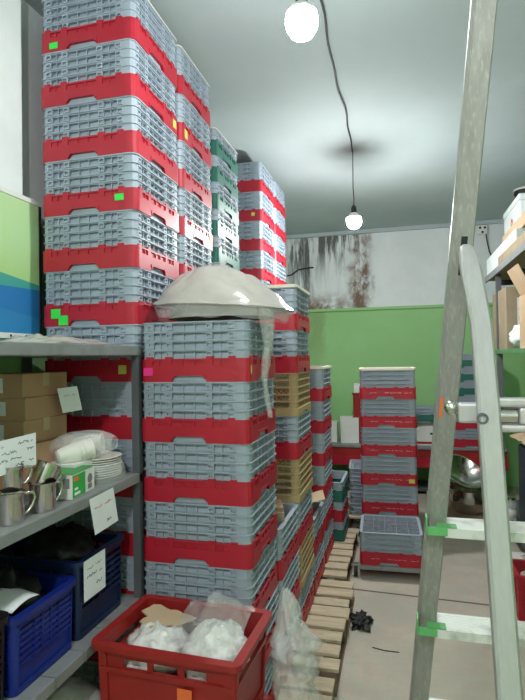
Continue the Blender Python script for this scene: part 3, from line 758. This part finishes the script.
# pots on a low platform
pf = thing('low_platform', 'low dark wooden platform under the steel pots', 'platform', (.70, 6.3, 0)); MB().box(-.42, .5, -.62, .6, .07, .10).obj('top', M['wood_d'], pf)
for x in (-.38, .42):
    for y in (-.55, .5): MB().box(x, x+.05, y, y+.05, 0, .0695).obj('leg', M['wood_d'], pf)
pt = thing('stock_pot', 'shiny steel pot standing low behind the ladder', 'pot', (.69, 6.08, .1005))
MB().lathe([(0, 0), (.14, 0), (.185, .05), (.20, .13), (.20, .24), (.212, .245), (.212, .25), (.195, .25), (.195, .13), (.13, .01), (0, .006)], 36).obj('body', M['steel'], pt, smooth=True, angle=40)
for s_ in (-1, 1): MB().tube([(s_*.20, -.06, .20), (s_*.245, -.05, .205), (s_*.255, 0, .207), (s_*.245, .05, .205), (s_*.20, .06, .20)], .008, 8).obj('handle', M['steel'], pt, smooth=True)
bw_ = thing('steel_bowl', 'large shallow steel bowl tilted upside on the pot behind the ladder', 'bowl', (.64, 6.1, .53)); bw_.rotation_euler = (R(28), R(24), 0)
MB().lathe([(0, -.13), (.12, -.125), (.20, -.06), (.235, .0), (.248, .0), (.248, .005), (.232, .006), (.19, -.05), (.11, -.112), (0, -.118)], 40).obj('body', M['steel'], bw_, smooth=True, angle=50)
MB().tube([(.245, 0, 0), (.30, .02, .0), (.36, .03, .0)], .012, 8).obj('handle', M['steel'], bw_, smooth=True)

# ---------------------------------------------------------------- right shelving
RX0, RX1 = .90, 1.50
rs = thing('shelving_unit', 'tall green and grey shelving unit on the right side', 'shelving unit', (0, 0, 0))
MB().box(RX0, RX1, 3.3, 6.02, 2.575, 2.60).obj('top_shelf', M['card_d'], rs); MB().box(RX0-.012, RX0-.0005, 3.3, 6.02, 2.555, 2.615).obj('shelf_edge', M['shelf_grey'], rs)
MB().box(RX0, RX1, 3.3, 5.85, 1.80, 1.84).obj('green_shelf', M['green_steel'], rs, bevel=.003)
MB().box(RX0, RX1, 3.3, 5.85, 1.30, 1.335).obj('lower_shelf', M['white'], rs, bevel=.003)
MB().box(RX0, RX1, 3.3, 5.85, .28, .31).obj('lower_shelf', M['post'], rs)
for x in (RX0+.01, RX1-.05):
    for y in (3.35, 5.48): MB().box(x, x+.045, y, y+.045, 0, 2.5745).obj('post', M['post'], rs)
MB().bar((1.46, 5.5, 1.78), (1.46, 4.2, 1.36), .02, .05, (1, 0, 0)).obj('brace', M['green_steel'], rs)
MB().bar((RX0+.03, 5.60, 2.5), (RX1-.03, 5.60, 2.5), .03, .05).obj('brace', M['rubber'], rs); MB().bar((RX0+.03, 4.9, 2.5), (RX1-.03, 4.9, 2.5), .03, .05).obj('brace', M['rubber'], rs)
# on the top shelf
fb = thing('foam_box', 'tall white foam box with an orange mark on the right top shelf', 'foam box', (1.27, 5.52, 2.6155), R(0))
MB().box(-.20, .24, -.33, .40, 0, .58).obj('body', M['foam'], fb, bevel=.012); MB().box(-.205, .245, -.335, .405, .5805, .64).obj('lid', M['foam'], fb, bevel=.01)
MB().lathe([(.022, .001), (.05, .001), (.05, 0)], 18, Matrix.Translation((-.201, .0, .44)) @ Matrix.Rotation(R(-90), 4, 'Y')).obj('orange_mark', M['orange'], fb)
MB().box(.905, 1.055, 4.55, 6.0, 2.616, 2.80).obj('foam_box', M['foam'], None, bevel=.01); tag(bpy.data.objects['foam_box.001'], 'long low white foam box along the right top shelf edge', 'foam box')
f1 = carton(.95, .98, 4.0, 5.35, 2.8005, 2.90, 'long flat cardboard panel on edge atop the long foam box', 'card_l', tape=False)
f2 = carton(.900, .9045, 4.05, 5.3, 2.616, 2.70, 'thin cardboard strip on edge at the front of the right top shelf', 'card_d', tape=False)
# on the green shelf
carton(.925, 1.38, 5.10, 5.80, 1.8405, 2.40, 'big weathered brown box on the green shelf behind the ladder', 'card_d', lab=True)
oc = open_carton('open cardboard box with raised flap at the right edge on the green shelf', 1.16, 4.42, 1.8405, .44, .46, .42, R(0), 'card_l', False)
MB().box(0, .003, -.22, .18, 0, .22, Matrix.Translation((-.22, 0, .422)) @ Matrix.Rotation(R(-25), 4, 'Y')).obj('flap', M['card_l'], oc)
tag(sheet('white_bag', 30, 22, lump(1.0, 4.87, 1.945, .09, .17, .095, 2, .2), M['foam']), 'crumpled white plastic bag on the green shelf', 'plastic bag')
# on the white shelf
carton(.93, 1.40, 4.25, 5.35, 1.3355, 1.385, 'flat stack of brown cardboard on the white shelf', 'card', tape=False)
carton(1.15, 1.45, 4.5, 5.3, 1.3855, 1.50, 'dark brown carton behind on the flat cardboard stack', 'card_d', tape=False)
# below
tag(MB().box(.97, 1.35, 4.35, 4.98, .311, 1.02).obj('dark_bin', M['navy_d'], None, bevel=.02), 'large dark slate bin under the white shelf at the right', 'bin')
cbp = sheet('cardboard_flap', 6, 8, lambda u, v: (.93+.32*u, 4.45+.65*v, 1.045+.11*math.sin(2.2*u+.4)*(1-.4*v)+.02*nz(u, v, 0, 5)), M['card_l'], solid=.004, smooth=False); tag(cbp, 'bent light cardboard sheet on the dark slate bin', 'cardboard')
jr = thing('glass_jar', 'clear jar with white contents under the white shelf', 'jar', (.93, 5.12, .3105)); MB().lathe([(0, 0), (.05, 0), (.055, .01), (.055, .15), (.04, .17), (.04, .19)], 24).obj('glass', M['film'], jr, smooth=True)
MB().lathe([(0, .005), (.046, .005), (.048, .09), (0, .10)], 20).obj('contents', M['white'], jr, smooth=True); MB().lathe([(0, .205), (.042, .205), (.042, .19), (0, .19)], 20).obj('lid', M['steel'], jr, smooth=True, angle=40)
wb = thing('white_box', 'low white box on the floor at the right edge', 'box', (1.05, 4.45, 0)); MB().box(-.22, .2, -.2, .3, 0, .16).obj('body', M['white'], wb, bevel=.004); MB().box(-.08, .0, -.14, -.11, .1602, .162).obj('dark_mark', M['ink'], wb)
crate('plastic_crate', 'small bright red basin crate on the floor at the right edge', 'red', .36, .30, .32, (.91, 3.98, 0), 0, 'solid')
tb = thing('white_tub', 'small white tub standing in the bright red basin crate', 'tub', (.84, 3.95, .015)); MB().lathe([(0, 0), (.06, 0), (.07, .27), (.066, .27), (.056, .01)], 24).obj('body', M['white'], tb, smooth=True)
pn = thing('steel_pan', 'dark steel pan propped on the low white box', 'pan', (1.02, 4.50, .20)); pn.rotation_euler = (R(-20), R(-15), 0)
MB().lathe([(0, 0), (.09, 0), (.12, .05), (.13, .05), (.095, -.006), (0, -.006)], 28).obj('body', M['steel'], pn, smooth=True, angle=40)

# ---------------------------------------------------------------- ladder
ld = thing('stepladder', 'tall aluminium stepladder in the right foreground', 'ladder', (0, 0, 0))
HZ = 2.07
LY = lambda z: 1.315+(HZ-z)*.25                  # far section leans away going down
LX = lambda z: .145+(z-HZ)*.086                  # stiles close in towards the top
def stile(x_of, z0, z1, dx):
    a = (x_of(z0)+dx, LY(z0), z0); b_ = (x_of(z1)+dx, LY(z1), z1)
    mb = MB(); mb.bar(a, b_, .030, .066, (0, 1, 0)); return mb
rtx = Matrix
fa, fb_ = Vector((LX(.0), LY(0), 0)), Vector((LX(2.95), LY(2.95), 2.95))
def prof_bar(a, b_, prof, side, outv):
    """extrude a closed 2-D profile (along side, outv) from a to b"""
    vs = [p+side*s_+outv*o_ for p in (a, b_) for s_, o_ in prof]; n_ = len(prof)
    return MB().add(vs, [tuple(range(n_))[::-1], tuple(range(n_, 2*n_))]+[(i, (i+1) % n_, n_+(i+1) % n_, n_+i) for i in range(n_)])
ax = (fb_-fa).normalized(); sd = Vector((1, 0, 0)); sd = (sd-ax*sd.dot(ax)).normalized(); ou = ax.cross(sd)
sdr = (Matrix.Rotation(R(14.7), 3, 'Z') @ sd); 
CH = [(-.026, -.010), (-.017, -.018), (.023, -.018), (.026, -.014), (.026, .012), (.023, .016), (-.018, .016), (-.026, .010)]
prof_bar(fa, fb_, CH, sd, ou).obj('stile', M['alu_dark'], ld)
fa2, fb2 = fa+Vector((.60, 0, 0)), fb_+Vector((.60-.172*2.95, 0, 0)); 
prof_bar(fa2, fb2, CH, sd, ou).obj('stile', M['alu_dark'], ld)
MB().bar(fa+ax*1.70-ou*.0185-sd*.014, fa+ax*1.755-ou*.0185-sd*.014, .007, .001, tuple(ou)).obj('warning_sticker', M['orange'], ld)
MB().box(-.007, .007, -.002, .002, -.045, .045, Matrix.Translation(fa+ax*2.105-ou*.0175+sd*.004) @ Matrix.Rotation(R(5), 4, 'Y') @ Matrix.Rotation(R(14), 4, 'X')).obj('slot', M['rubber'], ld)
# treads
for z in (.16, .46, .755, 1.05, 1.350):
    y = LY(z); x = LX(z)+.02; wl = fa2.x + (fb2.x-fa2.x)*z/2.95
    tr = MB(); tr.box(x, wl, y-.055, y+.045, z-.004, z); tr.box(x, wl, y-.055, y-.051, z-.024, z-.004); tr.box(x, wl, y+.041, y+.045, z-.024, z-.004)
    for k in range(10): tr.box(x, wl, y-.050+k*.009, y-.046+k*.009, z, z+.0012)
    to = tr.obj('tread', M['alu_tread'], ld)
    tp = MB(); tp.box(x-.020, x+.030, y-.056, y-.02, z+.0015, z+.003); tp.box(x-.044, x+.006, y-.060, y-.0555, z-.018, z+.003); tp.box(x-.047, x-.043, y-.060, y-.02, z-.018, z+.026)
    if z > .9: tp.obj('green_tape', M['tape'], to)
# near leg: bends out of the stile at the hinge and comes towards the viewer
LEG = []
for z in (2.052, 2.046, 2.03, 1.99, 1.94, 1.87, 1.70, 1.4, 1.0, .5, 0.0):
    t_ = HZ-z; yy = 1.305-.02-t_*.25+.0*t_
    xx = .148+.026*min(1, max(0, t_)/.22) + max(0, t_-.2)*.012 
    LEG.append((xx, yy, z))
def leg_mesh(off):
    mb = MB(); n_ = len(LEG); rings = []
    for i, (x, y, z) in enumerate(LEG):
        k = min(1, i/3); w_ = .012+.034*k**.6; d_ = .016+.012*k
        for s_, o_ in ((-w_/2, -d_*.7), (-w_/2+.006, -d_), (w_/2-.006, -d_), (w_/2, -d_*.7), (w_/2, d_*.7), (w_/2-.006, d_), (-w_/2+.006, d_), (-w_/2, d_*.7)):
            mb.v.append((x+off+s_*.97, y+s_*.25+o_*.9, z+o_*.15))
    for i in range(n_-1):
        for k in range(8): mb.f.append((i*8+k, (i+1)*8+k, (i+1)*8+(k+1) % 8, i*8+(k+1) % 8))
    mb.f += [tuple(range(8)), tuple(range((n_-1)*8, n_*8))[::-1]]; return mb
leg_mesh(0).obj('support_leg', M['alu'], ld, smooth=True, angle=35)
leg_mesh(.42).obj('support_leg', M['alu'], ld, smooth=True, angle=35)
# rung through the near leg, with its locking knob and bracket
zr = 1.672; yr = 1.285-(HZ-zr)*.25
MB().box(.120, .60, yr+.03, yr+.06, zr-.022, zr+.022).obj('locking_bar', M['alu'], ld, bevel=.006)
MB().lathe([(0, -.02), (.012, -.02), (.016, -.012), (.016, .008), (.010, .014), (0, .015)], 20, Matrix.Translation((.108, yr+.045, zr+.010)) @ Matrix.Rotation(R(90), 4, 'X')).obj('locking_knob', M['steel'], ld, smooth=True, angle=50)
MB().lathe([(.007, .001), (.012, .001), (.012, 0)], 18, Matrix.Translation((.160, yr-.031, zr-.004)) @ Matrix.Rotation(R(90), 4, 'X')).obj('rivet', M['post'], ld)
mb = MB(); mb.box(.19, .29, yr+.0, yr+.02, zr+.016, zr+.036); mb.box(.19, .29, yr, yr+.02, zr-.036, zr-.020); mb.box(.236, .29, yr, yr+.02, zr-.020, zr+.016)
mb.obj('bracket', M['alu'], ld, bevel=.006)
MB().tube([(.185, yr+.012, zr-.002), (.233, yr+.012, zr-.002)], .015, 14).obj('bracket_tube', M['steel'], ld, smooth=True, angle=40)

# ---------------------------------------------------------------- lamps, cord, ceiling fittings
for k, (x, y, z) in enumerate(BULBS):
    t = thing('hanging_bulb', ['glowing bulb hanging nearest, at the top of the photo', 'glowing bulb hanging further back before the stained wall', 'glowing bulb hanging behind the viewer'][k], 'light bulb', (x, y, z), 0, 'bare hanging bulbs')
    MB().lathe([(0, -.066), (.02, -.064), (.045, -.050), (.062, -.022), (.066, .0), (.064, .018), (.0575, .032), (0, .0322)], 28).obj('glass', M['bulb'][k], t, smooth=True, angle=50)
    MB().lathe([(0, .0325), (.063, .0325), (.064, .038), (.045, .058), (.028, .076)], 28).obj('housing', M['white'], t, smooth=True, angle=50)
    MB().lathe([(0, .145), (.010, .145), (.022, .125), (.025, .076), (0, .0755)], 18).obj('socket', M['rubber'], t, smooth=True, angle=50)
    top = CEIL-z-.001
    MB().tube([(0, 0, .14), (.004, 0, .2), (-.003, .002, .3), (.0, 0, top)], .0045, 6).obj('drop_cord', M['cable'], t, smooth=True)
pts = []
for i in range(60):
    y = -.75+(4.67+.75)*i/59; pts.append((-.365+.008*math.sin(y*5.2)-.006*math.sin(y*11), y, CEIL-.008-.012*abs(math.sin(y*2.1))))
tag(MB().tube(pts, .0065, 6).obj('ceiling_cord', M['cable'], None, smooth=True), 'dark electric cord running along the ceiling between the bulbs', 'cord')
cm = thing('security_camera', 'black dome security camera with white ring on the ceiling', 'security camera', (1.37, 6.35, CEIL))
MB().lathe([(0, 0), (.115, 0), (.12, -.012), (.112, -.02), (.0, -.02)], 28).obj('ring', M['white'], cm, smooth=True, angle=40)
MB().lathe([(.112, -.0205), (.110, -.06), (.085, -.095), (.04, -.115), (0, -.12)], 28).obj('dome', M['rubber'], cm, smooth=True)
jb = thing('junction_box', 'small white junction box at the top of the back wall', 'junction box', (1.11, 7.66, 3.50)); MB().box(-.06, .06, -.03, 0, -.07, .05).obj('box', M['white'], jb, bevel=.006)
mb = MB()
for x, z in ((-.03, .015), (.03, .015), (0, -.045)): mb.lathe([(0, .002), (.016, .002), (.016, 0)], 12, Matrix.Translation((x, -.031, z)) @ Matrix.Rotation(R(90), 4, 'X'))
mb.obj('holes', M['ink'], jb)
tag(MB().tube([(1.15, 7.64, 3.46), (1.17, 7.68, 3.35), (1.20, 7.70, 3.2), (1.25, 7.70, 3.08), (1.21, 7.70, 3.02)], .009, 6).obj('wall_cable', M['cable'], None, smooth=True), 'grey cable hanging from the junction box on the back wall', 'cable')
tag(MB().tube([(-1.62, 7.71, 3.02), (-1.55, 7.70, 3.03), (-1.45, 7.70, 3.10), (-1.30, 7.70, 3.12), (-1.22, 7.70, 3.12)], .012, 6).obj('wall_pipe', M['cable'], None, smooth=True), 'dark crooked pipe stub on the stained back wall', 'pipe')

# floor litter
tag(sheet('plastic_scrap', 24, 18, lump(-.29, 3.60, .022, .055, .085, .024, 4, .9), M['rubber']), 'scrunched black plastic scrap on the floor beside the pallets', 'scrap')
tag(MB().tube([(-.20, 3.32, .004), (-.13, 3.30, .004), (-.04, 3.30, .004)], .003, 5).obj('wire_bit', M['cable'], None), 'thin dark wire bit lying on the floor', 'wire')
